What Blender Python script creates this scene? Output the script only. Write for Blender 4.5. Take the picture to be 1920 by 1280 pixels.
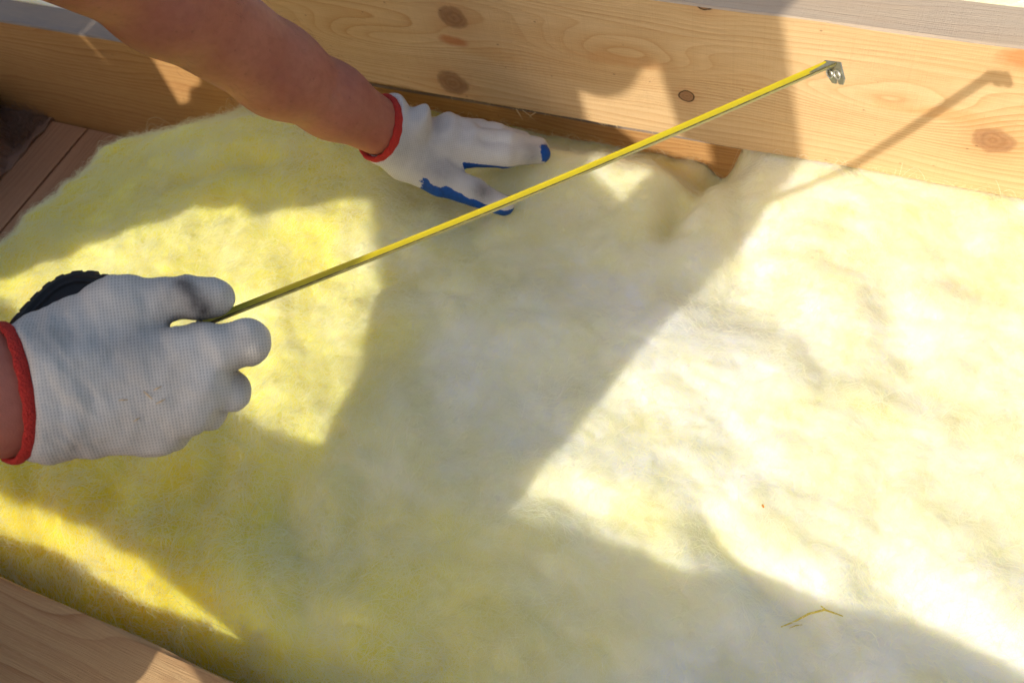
import bpy, bmesh, math, random
import numpy as np
from mathutils import Vector, Matrix

sc = bpy.context.scene
for o in list(bpy.data.objects):
    bpy.data.objects.remove(o)
COL = sc.collection
rng = np.random.default_rng(7)
random.seed(7)
R = math.radians

# ------------------------------------------------------------------ camera
ROT = np.array([[0.903632, -0.24679, 0.350062],
                [0.39471, 0.797147, -0.456903],
                [-0.166292, 0.551046, 0.817738]])
CAM = np.array([0.0, 0.0, 0.80])
FPX = 1844.0
cd = bpy.data.cameras.new('camera')
cam = bpy.data.objects.new('camera', cd)
COL.objects.link(cam)
m4 = Matrix([list(ROT[i]) + [CAM[i]] for i in range(3)] + [[0, 0, 0, 1]])
cam.matrix_world = m4
cd.sensor_width = 36.0
cd.lens = 36.0 * FPX / 1920.0
cd.clip_start = 0.02
cd.clip_end = 200
cd.dof.use_dof = True
cd.dof.focus_distance = 0.78
cd.dof.aperture_fstop = 13.0
sc.camera = cam

# ------------------------------------------------------------------ light
SUN = np.array([0.315164, 0.735954, -0.599202])           # direction the light travels
w = bpy.data.worlds.new('World')
sc.world = w
w.use_nodes = True
wn = w.node_tree
wn.nodes.clear()
sky = wn.nodes.new('ShaderNodeTexSky')
sky.sky_type = 'NISHITA'
sky.sun_disc = False
sky.sun_elevation = R(36.8)
sky.sun_rotation = math.atan2(-SUN[0], -SUN[1])
sky.air_density = 1.0
sky.dust_density = 4.0
sky.ozone_density = 0.4
bg = wn.nodes.new('ShaderNodeBackground')
bg.inputs['Strength'].default_value = 0.15
wo = wn.nodes.new('ShaderNodeOutputWorld')
wn.links.new(sky.outputs[0], bg.inputs[0])
wn.links.new(bg.outputs[0], wo.inputs[0])
sd = bpy.data.lights.new('sun', 'SUN')
sd.energy = 3.5
sd.angle = R(0.6)
sd.color = (1.0, 0.94, 0.83)
sun = bpy.data.objects.new('sun', sd)
COL.objects.link(sun)
sun.rotation_euler = Vector(SUN).to_track_quat('-Z', 'Y').to_euler()
sun.location = tuple(-SUN * 6)
sc.view_settings.view_transform = 'Standard'
sc.view_settings.look = 'None'
sc.view_settings.exposure = 0.20
sc.view_settings.gamma = 1.0
sc.view_settings.use_curve_mapping = False
sc.render.engine = 'CYCLES'
sc.cycles.use_denoising = True
sc.cycles.max_bounces = 6
sc.cycles.diffuse_bounces = 5
sc.cycles.glossy_bounces = 2
sc.cycles.transmission_bounces = 2
sc.cycles.use_adaptive_sampling = True
sc.cycles.adaptive_threshold = .03
sc.cycles.caustics_reflective = False
sc.cycles.caustics_refractive = False

# ------------------------------------------------------------------ survey helpers (photo measurement -> metres)
def ray(x, y):
    d = ROT @ np.array([x - 960, 640 - y, -FPX])
    return d / np.linalg.norm(d)
def onz(x, y, z):
    d = ray(x, y); return CAM + d * (z - CAM[2]) / d[2]
def ony(x, y, Y):
    d = ray(x, y); return CAM + d * (Y - CAM[1]) / d[1]
def at(x, y, t):
    return CAM + ray(x, y) * t

# ------------------------------------------------------------------ object helpers
def link(o, parent=None):
    COL.objects.link(o)
    if parent is not None:
        o.parent = parent
        o.matrix_parent_inverse = parent.matrix_world.inverted()
    return o
def tag(o, label=None, cat=None, group=None, kind=None):
    if label: o['label'] = label
    if cat: o['category'] = cat
    if group: o['group'] = group
    if kind: o['kind'] = kind
    return o
def mesh_obj(name, verts, faces, mats, parent=None, smooth=False, origin=None):
    verts = np.asarray(verts, float)
    if origin is None:
        origin = np.zeros(3)
    me = bpy.data.meshes.new(name)
    me.from_pydata([tuple(v) for v in (verts - origin)], [], [tuple(int(i) for i in f) for f in faces])
    if smooth:
        me.polygons.foreach_set('use_smooth', [True] * len(me.polygons))
    for m in (mats if isinstance(mats, (list, tuple)) else [mats]):
        me.materials.append(m)
    me.update()
    o = bpy.data.objects.new(name, me)
    o.location = tuple(origin)
    bpy.context.view_layer.update() if False else None
    COL.objects.link(o)
    if parent is not None:
        o.parent = parent
        o.matrix_parent_inverse = Matrix.Translation(parent.location).inverted()
    return o
def big_mesh(name, V, F, mat, parent=None, smooth=True):
    """numpy arrays -> mesh; F is (n,4) or (n,3)"""
    me = bpy.data.meshes.new(name)
    V = np.ascontiguousarray(V, np.float32); F = np.ascontiguousarray(F, np.int32)
    n, k = F.shape
    me.vertices.add(len(V)); me.vertices.foreach_set('co', V.ravel())
    me.loops.add(n * k); me.loops.foreach_set('vertex_index', F.ravel())
    me.polygons.add(n)
    me.polygons.foreach_set('loop_start', np.arange(n, dtype=np.int32) * k)
    me.polygons.foreach_set('loop_total', np.full(n, k, np.int32))
    me.update(calc_edges=True)
    me.validate()
    if smooth:
        me.polygons.foreach_set('use_smooth', np.ones(len(me.polygons), bool))
    me.materials.append(mat)
    o = bpy.data.objects.new(name, me)
    COL.objects.link(o)
    if parent is not None:
        o.parent = parent
        o.matrix_parent_inverse = Matrix.Translation(parent.location).inverted()
    return o
def add_attr(o, name, vals):
    a = o.data.attributes.new(name, 'FLOAT', 'POINT')
    a.data.foreach_set('value', np.asarray(vals, np.float32))
def add_vec(o, name, vals):
    a = o.data.attributes.new(name, 'FLOAT_VECTOR', 'POINT')
    a.data.foreach_set('vector', np.asarray(vals, np.float32).ravel())

# ------------------------------------------------------------------ numpy noise
def _hash(ix, iy, iz, seed):
    h = (ix * 374761393 + iy * 668265263 + iz * 2147483647 + seed * 974634777) & 0xFFFFFFFF
    h = ((h ^ (h >> 13)) * 1274126177) & 0xFFFFFFFF
    h = (h ^ (h >> 16)) & 0xFFFFFFFF
    return h / 4294967295.0 * 2 - 1
def vnoise(p, seed=0):
    p = np.asarray(p, float)
    i = np.floor(p).astype(np.int64); f = p - i
    f = f * f * f * (f * (f * 6 - 15) + 10)
    out = 0
    for dx in (0, 1):
        for dy in (0, 1):
            for dz in (0, 1):
                wgt = (f[..., 0] if dx else 1 - f[..., 0]) * (f[..., 1] if dy else 1 - f[..., 1]) * (f[..., 2] if dz else 1 - f[..., 2])
                out = out + wgt * _hash(i[..., 0] + dx, i[..., 1] + dy, i[..., 2] + dz, seed)
    return out
def fbm(p, octv=4, seed=0, gain=0.5):
    a = 1.0; s = 0; t = 0
    p = np.asarray(p, float)
    for k in range(octv):
        s = s + a * vnoise(p * (2.03 ** k) + 17.3 * k, seed + k); t += a; a *= gain
    return s / t
def sstep(a, b, x):
    t = np.clip((x - a) / (b - a), 0, 1); return t * t * (3 - 2 * t)
def n2(x, y, s, seed, octv=4, gain=.5):
    return fbm(np.stack([x * s, y * s, np.full_like(x, 0.37 * seed)], -1), octv, seed, gain)

# ------------------------------------------------------------------ shader expression helper
class S:
    def __init__(self, m, sock): self.m = m; self.s = sock
    def __add__(a, b): return a.m.math('ADD', a, b)
    def __radd__(a, b): return a.m.math('ADD', b, a)
    def __sub__(a, b): return a.m.math('SUBTRACT', a, b)
    def __rsub__(a, b): return a.m.math('SUBTRACT', b, a)
    def __mul__(a, b): return a.m.math('MULTIPLY', a, b)
    def __rmul__(a, b): return a.m.math('MULTIPLY', b, a)
    def __truediv__(a, b): return a.m.math('DIVIDE', a, b)
    def __pow__(a, b): return a.m.math('POWER', a, b)
class M:
    def __init__(self, name):
        self.mat = bpy.data.materials.new(name)
        self.mat.use_nodes = True
        self.nt = self.mat.node_tree
        self.nt.nodes.clear()
        self.out = self.nt.nodes.new('ShaderNodeOutputMaterial')
    def node(self, t): return self.nt.nodes.new(t)
    def put(self, sock, v):
        if isinstance(v, S): self.nt.links.new(v.s, sock)
        elif isinstance(v, (tuple, list)) and len(v) == 3 and sock.type == 'RGBA': sock.default_value = (*v, 1)
        else: sock.default_value = v
    def math(self, op, *a, clamp=False):
        n = self.node('ShaderNodeMath'); n.operation = op; n.use_clamp = clamp
        for i, v in enumerate(a): self.put(n.inputs[i], v)
        return S(self, n.outputs[0])
    def coord(self, which='Object'):
        return S(self, self.node('ShaderNodeTexCoord').outputs[which])
    def attr(self, name, out='Fac'):
        n = self.node('ShaderNodeAttribute'); n.attribute_name = name
        return S(self, n.outputs[out])
    def sep(self, v):
        n = self.node('ShaderNodeSeparateXYZ'); self.put(n.inputs[0], v)
        return [S(self, n.outputs[i]) for i in range(3)]
    def comb(self, x, y, z):
        n = self.node('ShaderNodeCombineXYZ')
        for i, v in enumerate((x, y, z)): self.put(n.inputs[i], v)
        return S(self, n.outputs[0])
    def vmul(self, v, s):
        n = self.node('ShaderNodeVectorMath'); n.operation = 'MULTIPLY'
        self.put(n.inputs[0], v); self.put(n.inputs[1], s)
        return S(self, n.outputs[0])
    def noise(self, v, scale, detail=3, rough=.5, dist=0.0, color=False):
        n = self.node('ShaderNodeTexNoise')
        self.put(n.inputs['Vector'], v); n.inputs['Scale'].default_value = scale
        n.inputs['Detail'].default_value = detail; n.inputs['Roughness'].default_value = rough
        n.inputs['Distortion'].default_value = dist
        return S(self, n.outputs['Color' if color else 'Fac'])
    def voronoi(self, v, scale, feature='F1', out='Distance'):
        n = self.node('ShaderNodeTexVoronoi'); n.feature = feature
        self.put(n.inputs['Vector'], v); n.inputs['Scale'].default_value = scale
        return S(self, n.outputs[out])
    def ramp(self, fac, stops, interp='LINEAR'):
        n = self.node('ShaderNodeValToRGB'); n.color_ramp.interpolation = interp
        els = n.color_ramp.elements
        while len(els) < len(stops): els.new(0.5)
        for e, (p, c) in zip(els, stops):
            e.position = p
            e.color = (c, c, c, 1) if not isinstance(c, (tuple, list)) else (*c, 1)
        self.put(n.inputs[0], fac)
        return S(self, n.outputs[0])
    def mix(self, f, a, b, blend='MIX'):
        n = self.node('ShaderNodeMix'); n.data_type = 'RGBA'; n.blend_type = blend
        self.put(n.inputs[0], f); self.put(n.inputs[6], a); self.put(n.inputs[7], b)
        return S(self, n.outputs[2])
    def bump(self, h, strength=.5, dist=.001):
        n = self.node('ShaderNodeBump'); self.put(n.inputs['Height'], h)
        n.inputs['Strength'].default_value = strength; n.inputs['Distance'].default_value = dist
        return S(self, n.outputs[0])
    def principled(self, **kw):
        n = self.node('ShaderNodeBsdfPrincipled')
        for k, v in kw.items():
            self.put(n.inputs[k.replace('_', ' ')], v)
        self.nt.links.new(n.outputs[0], self.out.inputs[0])
        return n

# ------------------------------------------------------------------ materials: wood
def wood(name, knots=(), spacing=.0065, early=(.68, .475, .25), late=(.50, .26, .095), axis='x', seed=0.0,
         warp=.012, contrast=1.0, grey=0.0, greycol=(.36, .345, .32), stains=(), arches=()):
    """knots: (along, across, r_along, r_across, kind) in the object's own metres"""
    m = M(name)
    x, y, z = m.sep(m.coord('Object'))
    if axis == 'x': u, v = x, z + y * .9
    elif axis == 'y': u, v = y, x + z * .9
    else: u, v = z, x + y * .9
    base = m.comb(u * 1.0, v * 1.0, seed)
    lo = m.noise(m.comb(u * 1.3, v * 7.0, seed), 1.6, 2, .5)
    vv = v + (lo - .5) * (warp * 4)
    md = m.noise(m.comb(u * 5.0, v * 22.0, seed + 3.1), 1.2, 2, .55)
    vv = vv + (md - .5) * (warp * .55)
    kmask = None; kring = None; kdark = None; halo = None
    for (kx, kz, rx, rz, kind) in knots:
        du = (u - kx); dv = (vv - kz); dv0 = (v - kz)
        g = m.math('EXPONENT', ((du / (rx * 4.2)) ** 2.0 + (dv0 / (rz * 2.4)) ** 2.0) * -1.0)
        vv = vv - dv * g * .86
        wob = (m.noise(m.comb(u, v, seed + kx), 55, 3) - .5) * .75
        d = m.math('SQRT', (du / rx) ** 2.0 + (dv0 / rz) ** 2.0) + wob
        mk = m.math('SUBTRACT', 1.0, m.math('MULTIPLY', m.math('SUBTRACT', d, .80), 4.0, clamp=True), clamp=True)
        edge = m.math('EXPONENT', (((d - .98) / .10) ** 2.0) * -1.0)
        rg = m.math('SINE', d * 15.0)
        hl = m.math('EXPONENT', ((d / 1.75) ** 2.0) * -1.0)
        dk = edge * (1.0 if kind == 'dark' else .12) + mk * (.16 if kind == 'dark' else (.14 if kind == 'brown' else .0))
        kmask = mk if kmask is None else m.math('MAXIMUM', kmask, mk)
        kdark = dk if kdark is None else m.math('MAXIMUM', kdark, dk)
        halo = hl if halo is None else m.math('MAXIMUM', halo, hl)
        kr = rg * mk
        kring = kr if kring is None else kring + kr
    for (ax, az, w_, h_) in arches:                        # broad cathedral arches where the saw cut across rings
        g = m.math('EXPONENT', (((u - ax) / w_) ** 2.0 + ((v - az) / h_) ** 2.0) * -1.0)
        vv = vv + g * .06
    t = vv / spacing
    spmod = m.noise(m.comb(u * .5, vv * 16.0, seed + 9), 1.0, 1)
    t = t + spmod * 4.0
    fr = m.math('FRACT', t)
    latew = m.ramp(fr, [(0.0, 0.0), (.35, .10), (.78, .55), (.93, 1.0), (1.0, 0.0)])
    band = m.noise(m.comb(u * .6, vv * 55.0, seed + 5), 1.0, 2)
    cst = m.ramp(band, [(.28, .22), (.50, .60), (.68, 1.0)])
    fib = m.noise(m.comb(u * 14.0, v * 900.0, seed), 1.0, 3, .6)
    fib2 = m.noise(m.comb(u * 50.0, v * 2600.0, seed + 1), 1.0, 2, .6)
    fac = m.math('MULTIPLY', latew * cst, contrast, clamp=True)
    col = m.mix(fac, early, late)
    patch = m.noise(m.comb(u * 2.0, v * 9.0, seed + 7), 1.6, 3)
    col = m.mix(m.math('MULTIPLY', m.ramp(patch, [(.45, 0.0), (.72, 1.0)]), .45), col, tuple(c * k for c, k in zip(late, (1.18, 1.25, 1.25))))
    col = m.mix(m.ramp(fib, [(.3, .22), (.62, 0.0)]), col, tuple(c * .60 for c in late))
    col = m.mix(m.ramp(fib2, [(.5, 0.0), (.75, .20)]), col, (.80, .64, .40))
    if kmask is not None:
        col = m.mix(m.math('MULTIPLY', halo, .42), col, tuple(c * k for c, k in zip(late, (.95, .80, .75))))
        kc = m.mix(m.math('ADD', m.math('MULTIPLY', kring, .5), .5), (.37, .185, .085), (.27, .12, .05))
        kc = m.mix(m.ramp(m.noise(base, 140, 3), [(.35, 0.0), (.7, .6)]), kc, (.20, .10, .055))
        col = m.mix(m.math('MULTIPLY', kmask, .72), col, kc)
        col = m.mix(m.math('MINIMUM', kdark, 1.0), col, (.045, .022, .012))
    for (sx, sz, rx, rz, c, a) in stains:
        wob = (m.noise(m.comb(u, v, seed + sx), 45, 3) - .5) * 1.3
        d = m.math('SQRT', ((u - sx) / rx) ** 2.0 + ((v - sz) / rz) ** 2.0) + wob
        col = m.mix(m.math('MULTIPLY', m.ramp(d, [(.45, 1.0), (1.0, 0.0)]), a), col, c)
    # specks
    sp = m.voronoi(m.comb(u * .8, v * 1.2, seed), 42)
    col = m.mix(m.ramp(sp, [(.035, .55), (.06, 0.0)]), col, (.16, .08, .035))
    if grey > 0:
        gn = m.noise(m.comb(u * 6.0, v * 30.0, seed), 2.0, 4, .6)
        col = m.mix(m.ramp(gn, [(.2, grey), (.85, grey * .72)]), col, greycol)
    saw = m.noise(m.comb(u * 700.0, v * 6.0, seed + 2), 1.0, 2, .6)
    col = m.mix(m.ramp(saw, [(.55, 0.0), (.8, .10)]), col, tuple(c * .55 for c in late))
    h = fac * .35 + fib * .55 + fib2 * .5 + saw * .3
    m.principled(Base_Color=col, Roughness=.72, Specular_IOR_Level=.25, Normal=m.bump(h, .8, .0009))
    return m.mat

# joist face: own origin at (-0.95 end, .753, 0)
JX = -0.93
def jx(X): return X - JX
WOOD_JOIST = wood('pine_joist', seed=1.7, spacing=.0062,
    knots=[(jx(-.5255), .1205, .0165, .0150, 'brown'), (jx(-.549), .0225, .0200, .0180, 'brown'),
           (jx(-.2409), .184, .0085, .0085, 'dark'), (jx(-.2602), .0637, .0085, .0075, 'dark'),
           (jx(.0385), .0715, .0190, .0150, 'pale')],
    stains=[(jx(-.533), .0885, .020, .008, (.46, .15, .045), .75), (jx(.040), .170, .022, .016, (.52, .20, .06), .7),
            (jx(-.325), .098, .075, .010, (.56, .29, .11), .55), (jx(-.015), .094, .07, .010, (.58, .30, .11), .5),
            (jx(-.48), .078, .05, .012, (.58, .33, .13), .5)],
    arches=[(jx(-.33), .10, .12, .035), (jx(-.05), .09, .14, .035), (jx(-.62), .07, .16, .03)])
WOOD_TOP = wood('weathered_joist_top', seed=4.2, spacing=.005, contrast=.7, grey=.62)
WOOD_GREY = wood('weathered_beam_top', seed=6.2, spacing=.005, contrast=.6, grey=.92, greycol=(.17, .155, .15))
WOOD_BEAM = wood('pine_beam', seed=12.4, spacing=.0085, early=(.60, .34, .125), late=(.42, .18, .055), warp=.02,
    knots=[(.33, .13, .010, .006, 'brown')], arches=[(.18, .09, .16, .05)])
WOOD_NEAR = wood('pine_near_joist', seed=22.0, spacing=.011, early=(.54, .34, .16), late=(.36, .175, .07), warp=.03,
    arches=[(.45, .05, .16, .05)])
WOOD_FLOOR = wood('pine_floor', seed=31.0, spacing=.012, early=(.46, .24, .12), late=(.30, .13, .06), axis='y', grey=.08)
WOOD_POST = wood('pine_post', seed=41.0, early=(.60, .40, .2), axis='z')
WOOD_RAIL = wood('pine_rail', seed=44.0, early=(.60, .40, .2))

def plain(name, col, rough=.6, metal=0.0, bump=0.0, bscale=400, var=.15):
    m = M(name)
    c = m.coord('Object')
    n = m.noise(c, bscale, 3)
    col2 = tuple(k * (1 - var) for k in col)
    m.principled(Base_Color=m.mix(n, col, col2), Roughness=rough, Metallic=metal, Normal=m.bump(n, bump, .0006))
    return m.mat

# ------------------------------------------------------------------ setting: timber
def timber(name, x0, x1, y0, y1, z0, z1, mats, top_slot=None, seg=40, wob=.0012, seed=1, bev=.003, parent=None, tilt=0.0):
    """a sawn timber along X with slightly wandering, worn arrises; object origin at its lower front left corner"""
    xs = np.linspace(0, x1 - x0, seg + 1)
    D = y1 - y0; Hh = z1 - z0
    prof = [(bev, 0), (D - bev, 0), (D, bev), (D, Hh - bev), (D - bev, Hh), (bev, Hh), (0, Hh - bev), (0, bev)]
    V = []; F = []; MI = []
    for i, xx in enumerate(xs):
        for k, (py, pz) in enumerate(prof):
            nn = vnoise(np.array([[xx * 14, k * 3.7, seed], [xx * 14, k * 3.7 + 50, seed]]), seed)
            V.append((xx, py + nn[0] * wob, pz + nn[1] * wob + tilt * xx))
    n = len(prof)
    for i in range(seg):
        for k in range(n):
            a = i * n + k; b = i * n + (k + 1) % n
            F.append((a, a + n, b + n, b)); MI.append(1 if (top_slot and k in (3, 4, 5)) else 0)
    F.append(tuple(range(n))); MI.append(0)
    F.append(tuple(seg * n + k for k in reversed(range(n)))); MI.append(0)
    F = [tuple(reversed(f)) for f in F]
    o = mesh_obj(name, V, F, mats, parent)
    o.location = (x0, y0, z0)
    for p, mi in zip(o.data.polygons, MI): p.material_index = mi
    return o

joist = timber('pine_joist', JX, .62, .753, .806, 0.0, .181, [WOOD_JOIST, WOOD_TOP], True, seg=110, wob=.0011, seed=3, bev=.0016)
tag(joist, 'pale knotty pine joist standing above the far edge of the insulation', 'joist')
beam = timber('pine_beam', -2.0, .62, .790, .840, -.275, -.036, [WOOD_BEAM, WOOD_GREY], True, seg=60, seed=5, bev=.002)
beam.rotation_euler = (0, R(-.75), 0)
beam.location = (-2.0, .790, -.300)
tag(beam, 'darker orange pine beam with grey weathered top, below the knotty joist', 'beam')
pack = timber('packing_strip', -.90, .55, .793, .838, -.055, .0, [WOOD_POST], seg=6, seed=8)
tag(pack, 'thin wooden packing strip under the knotty pine joist', 'wood strip')
near = timber('pine_joist', -1.15, .62, -.055, .056, -.275, .036, [WOOD_NEAR], seg=80, seed=9, wob=.0016, bev=.0025)
tag(near, 'rough sawn joist beside the shaded yellow edge of the insulation', 'joist')

# floor planks of the bay
floor = mesh_obj('floor', [(-2.6, -.3, -.300), (.7, -.3, -.300), (.7, 1.3, -.300), (-2.6, 1.3, -.300)], [(0, 1, 2, 3)],
                 plain('floor_membrane', (.55, .16, .05), .7))
tag(floor, kind='structure')
pxs = [-2.32 + i * .1085 for i in range(16)]
pm = None
for i, X0 in enumerate(pxs):
    X0 = -1.354 + (i - 9) * .1085
    p = mesh_obj('plank', [(a, b, c) for c in (-.299, -.272) for b in (-.25, .785) for a in (0.0, .1025)],
                 [(0, 2, 3, 1), (4, 5, 7, 6), (0, 1, 5, 4), (2, 6, 7, 3), (0, 4, 6, 2), (1, 3, 7, 5)], WOOD_FLOOR, floor)
    p.location = (X0, 0, random.uniform(-.0015, .0015))

# ------------------------------------------------------------------ insulation
def wool_mat(name, c_pale, c_yel, c_deep, sss=1.0):
    """colour follows the 'tint' attribute: yellow binder, plus warm shade painted into the main batt"""
    m = M(name)
    P = m.coord('Object')
    f = m.attr('tint')
    n3 = m.noise(P, 150, 2, .6)
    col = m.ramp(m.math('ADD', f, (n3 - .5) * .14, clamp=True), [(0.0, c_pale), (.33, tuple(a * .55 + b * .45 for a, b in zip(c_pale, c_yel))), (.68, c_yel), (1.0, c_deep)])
    b = m.principled(Base_Color=col, Roughness=.95, Specular_IOR_Level=.1, Normal=m.bump(n3, .2, .0012),
                     Subsurface_Weight=sss, Subsurface_Scale=.028)
    b.inputs['Subsurface Radius'].default_value = (1.0, .85, .40)
    return m.mat
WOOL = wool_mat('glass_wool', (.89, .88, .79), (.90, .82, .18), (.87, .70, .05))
def fibre_mat(name, c1, c2):
    m = M(name)
    P = m.coord('Object')
    col = m.mix(m.noise(P, 9, 3), c1, c2)
    d = m.node('ShaderNodeBsdfPrincipled')
    m.put(d.inputs['Base Color'], col); d.inputs['Roughness'].default_value = .45
    d.inputs['Specular IOR Level'].default_value = .5
    t = m.node('ShaderNodeBsdfTranslucent'); m.put(t.inputs['Color'], col)
    mx = m.node('ShaderNodeMixShader'); mx.inputs[0].default_value = .4
    m.nt.links.new(d.outputs[0], mx.inputs[1]); m.nt.links.new(t.outputs[0], mx.inputs[2])
    m.nt.links.new(mx.outputs[0], m.out.inputs[0])
    return m.mat
FIBRE = fibre_mat('glass_fibre', (.94, .94, .87), (.93, .89, .50))

BX0, BX1, BY0, BY1 = -1.10, .56, .050, .792
PALM = onz(830, 300, 0.0)
# soft folds seen in the batt: polylines (x, y in metres), depth, half width
FOLDS = [([(545, 860), (556, 960), (585, 1070), (600, 1190)], .010, .024), ([(395, 470), (415, 640), (425, 860), (400, 960)], .008, .022),
         ([(1290, 300), (1262, 380), (1255, 450)], .016, .014), ([(1310, 950), (1350, 1020), (1420, 1085), (1520, 1150)], .014, .018),
         ([(1690, 1120), (1790, 1190), (1900, 1275)], .011, .022), ([(1640, 480), (1690, 620), (1700, 700)], .009, .022),
         ([(700, 880), (690, 980), (660, 1120)], .010, .025), ([(1000, 760), (1090, 700), (1200, 560)], .005, .024),
         ([(300, 330), (430, 300), (560, 310)], .012, .016), ([(930, 930), (1060, 960), (1200, 1010)], .008, .016), ([(1400, 560), (1560, 640), (1720, 760)], .004, .03)]
FOLDS = [([onz(a, b, 0.0)[:2] for a, b in pl], dp, wd) for pl, dp, wd in FOLDS]
def folds(x, y):
    out = np.zeros_like(x)
    for pl, dp, wd in FOLDS:
        best = np.full_like(x, 9.0); tt = np.zeros_like(x); n = len(pl) - 1
        for i in range(n):
            a, b = pl[i], pl[i + 1]; d = b - a
            t = np.clip(((x - a[0]) * d[0] + (y - a[1]) * d[1]) / (d @ d), 0, 1)
            q = np.hypot(x - a[0] - t * d[0], y - a[1] - t * d[1])
            m_ = q < best; best = np.where(m_, q, best); tt = np.where(m_, (i + t) / n, tt)
        fadeend = np.clip(np.sin(math.pi * np.clip(tt * .9 + .05, 0, 1)), 0, 1) ** .7
        out = out + dp * fadeend * np.exp(-np.abs(best / wd) ** 1.5) - .35 * dp * fadeend * np.exp(-((best - 2.2 * wd) / (1.3 * wd)) ** 2)
    return out
def wool_h(x, y):
    """top surface of the batt"""
    wx = x + .035 * n2(x, y, 5, 91, 2); wy = y + .035 * n2(x, y, 5, 92, 2)
    h = .018 * n2(wx, wy, 4.6, 11, 2) + .0080 * n2(wx, wy, 11, 12, 2)
    tuft = np.abs(n2(wx, wy, 24, 13, 2)) ; tuft2 = np.abs(n2(wx + .01 * n2(x, y, 40, 93, 2), wy, 60, 22, 2))
    h = h + .0046 * tuft + .0016 * tuft2 + .0004 * n2(x, y, 170, 14, 2)
    ridge = n2(wx * 1.2 + wy * .5, wy * .8, 4.2, 15, 2)
    fade = sstep(.0, .4, n2(x, y, 6, 21, 2))
    h = h - .009 * np.exp(-(ridge / .15) ** 2) * fade
    h = h - folds(wx * .35 + x * .65, wy * .35 + y * .65)
    far = sstep(np.interp(x, [-1.0, -.6], [.60, .69]), .785, y + .012 * n2(x, y, 12, 17, 2))
    left = 1 - sstep(-.235, -.165, x + .02 * n2(x, y, 15, 18, 2))
    h = h - far * (np.interp(x, [-1.06, -.92, -.65, -.3], [.12, .085, .075, .075]) * left + .004)
    # crease where the two tufts meet under the joist
    dx = x - (-.235 + .10 * (y - .70)); h = h - .030 * np.exp(-(dx / .018) ** 2) * sstep(.60, .70, y)
    h = h - .026 * np.exp(-(((x - PALM[0]) / .10) ** 2 + ((y - PALM[1]) / .06) ** 2))
    # near edge bulges a little above the joist line, then tucks in
    h = h + .020 * np.exp(-((y - .115) / .05) ** 2) * sstep(-.25, -.45, x) - .008 * (1 - sstep(.040, .085, y))
    # rounded left end
    d = np.clip((-1.02 + .012 * n2(x, y, 9, 19, 3) - x) / .085, 0, 1)
    h = h - .085 * (1 - np.sqrt(np.maximum(1 - d * d, 0))) - .050 * sstep(-.75, -1.08, x)
    return h

def sampler(hf, x0, x1, y0, y1, step=.0016):
    nx = int((x1 - x0) / step) + 2; ny = int((y1 - y0) / step) + 2
    X, Y = np.meshgrid(np.linspace(x0, x1, nx), np.linspace(y0, y1, ny), indexing='ij')
    Z = hf(X, Y).astype(np.float32)
    def f(x, y):
        fx = np.clip((x - x0) / (x1 - x0) * (nx - 1), 0, nx - 1.001); fy = np.clip((y - y0) / (y1 - y0) * (ny - 1), 0, ny - 1.001)
        i = fx.astype(int); j = fy.astype(int); a = fx - i; b = fy - j
        return Z[i, j] * (1 - a) * (1 - b) + Z[i + 1, j] * a * (1 - b) + Z[i, j + 1] * (1 - a) * b + Z[i + 1, j + 1] * a * b
    return f
def batt(name, x0, x1, y0, y1, step, hf, zbot, mat, xr=None, tf=None):
    tf = tf or tint_noise
    nx = int((x1 - x0) / step) + 1; ny = int((y1 - y0) / step) + 1
    X, Y = np.meshgrid(np.linspace(x0, x1, nx), np.linspace(y0, y1, ny), indexing='ij')
    Z = hf(X, Y)
    Xw = X.copy()
    if xr is not None: Xw = xr(X, Y)
    V = np.stack([Xw, Y, Z], -1)
    idx = np.arange(nx * ny).reshape(nx, ny)
    F = [np.stack([idx[:-1, :-1], idx[1:, :-1], idx[1:, 1:], idx[:-1, 1:]], -1).reshape(-1, 4)]
    Vs = [V.reshape(-1, 3)]; base = nx * ny
    loop = np.concatenate([idx[:, 0], idx[-1, 1:], idx[-2::-1, -1], idx[0, -2:0:-1]])
    prev = loop
    ctr = np.array([(x0 + x1) / 2, (y0 + y1) / 2, 0])
    top = Vs[0][loop]
    K = 10
    for k in range(1, K + 1):
        t = k / K
        q = top.copy(); q[:, 2] = top[:, 2] * (1 - t) + zbot * t
        rough = .010 * fbm(q * 34, 3, 55)
        dirv = q - ctr; dirv[:, 2] = 0; dirv /= np.linalg.norm(dirv, axis=1)[:, None]
        q = q + dirv * (rough * (1 if k < K else .3))[:, None]
        Vs.append(q); cur = base + np.arange(len(loop)); base += len(loop)
        F.append(np.stack([prev, cur, np.roll(cur, -1), np.roll(prev, -1)], -1)[:, ::1])
        prev = cur
    V = np.concatenate(Vs); F = np.concatenate(F)
    o = big_mesh(name, V, F, mat)
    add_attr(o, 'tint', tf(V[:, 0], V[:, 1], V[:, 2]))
    return o
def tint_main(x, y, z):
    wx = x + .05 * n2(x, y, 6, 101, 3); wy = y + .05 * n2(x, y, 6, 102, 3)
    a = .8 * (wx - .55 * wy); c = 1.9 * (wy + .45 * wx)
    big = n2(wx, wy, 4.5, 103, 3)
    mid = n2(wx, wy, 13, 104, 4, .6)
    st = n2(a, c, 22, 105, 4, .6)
    g = np.interp(x + .10 * n2(x, y, 3, 106, 2), [-.95, -.55, -.38, -.15, .2], [.78, .70, .32, .08, .10])  # yellower at left: binder, deepened to paint in warm bounce light
    g = g + .34 * (1 - sstep(.05, .40, y)) * (1 - sstep(-.50, -.02, x)) + .12 * sstep(-.01, -.06, z) + .3 * sstep(-.09, -.14, z)  # extra yellow at lower left paints in the golden shade there
    return np.clip(g + .22 * big + .27 * mid + .15 * st, 0, 1)
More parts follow.
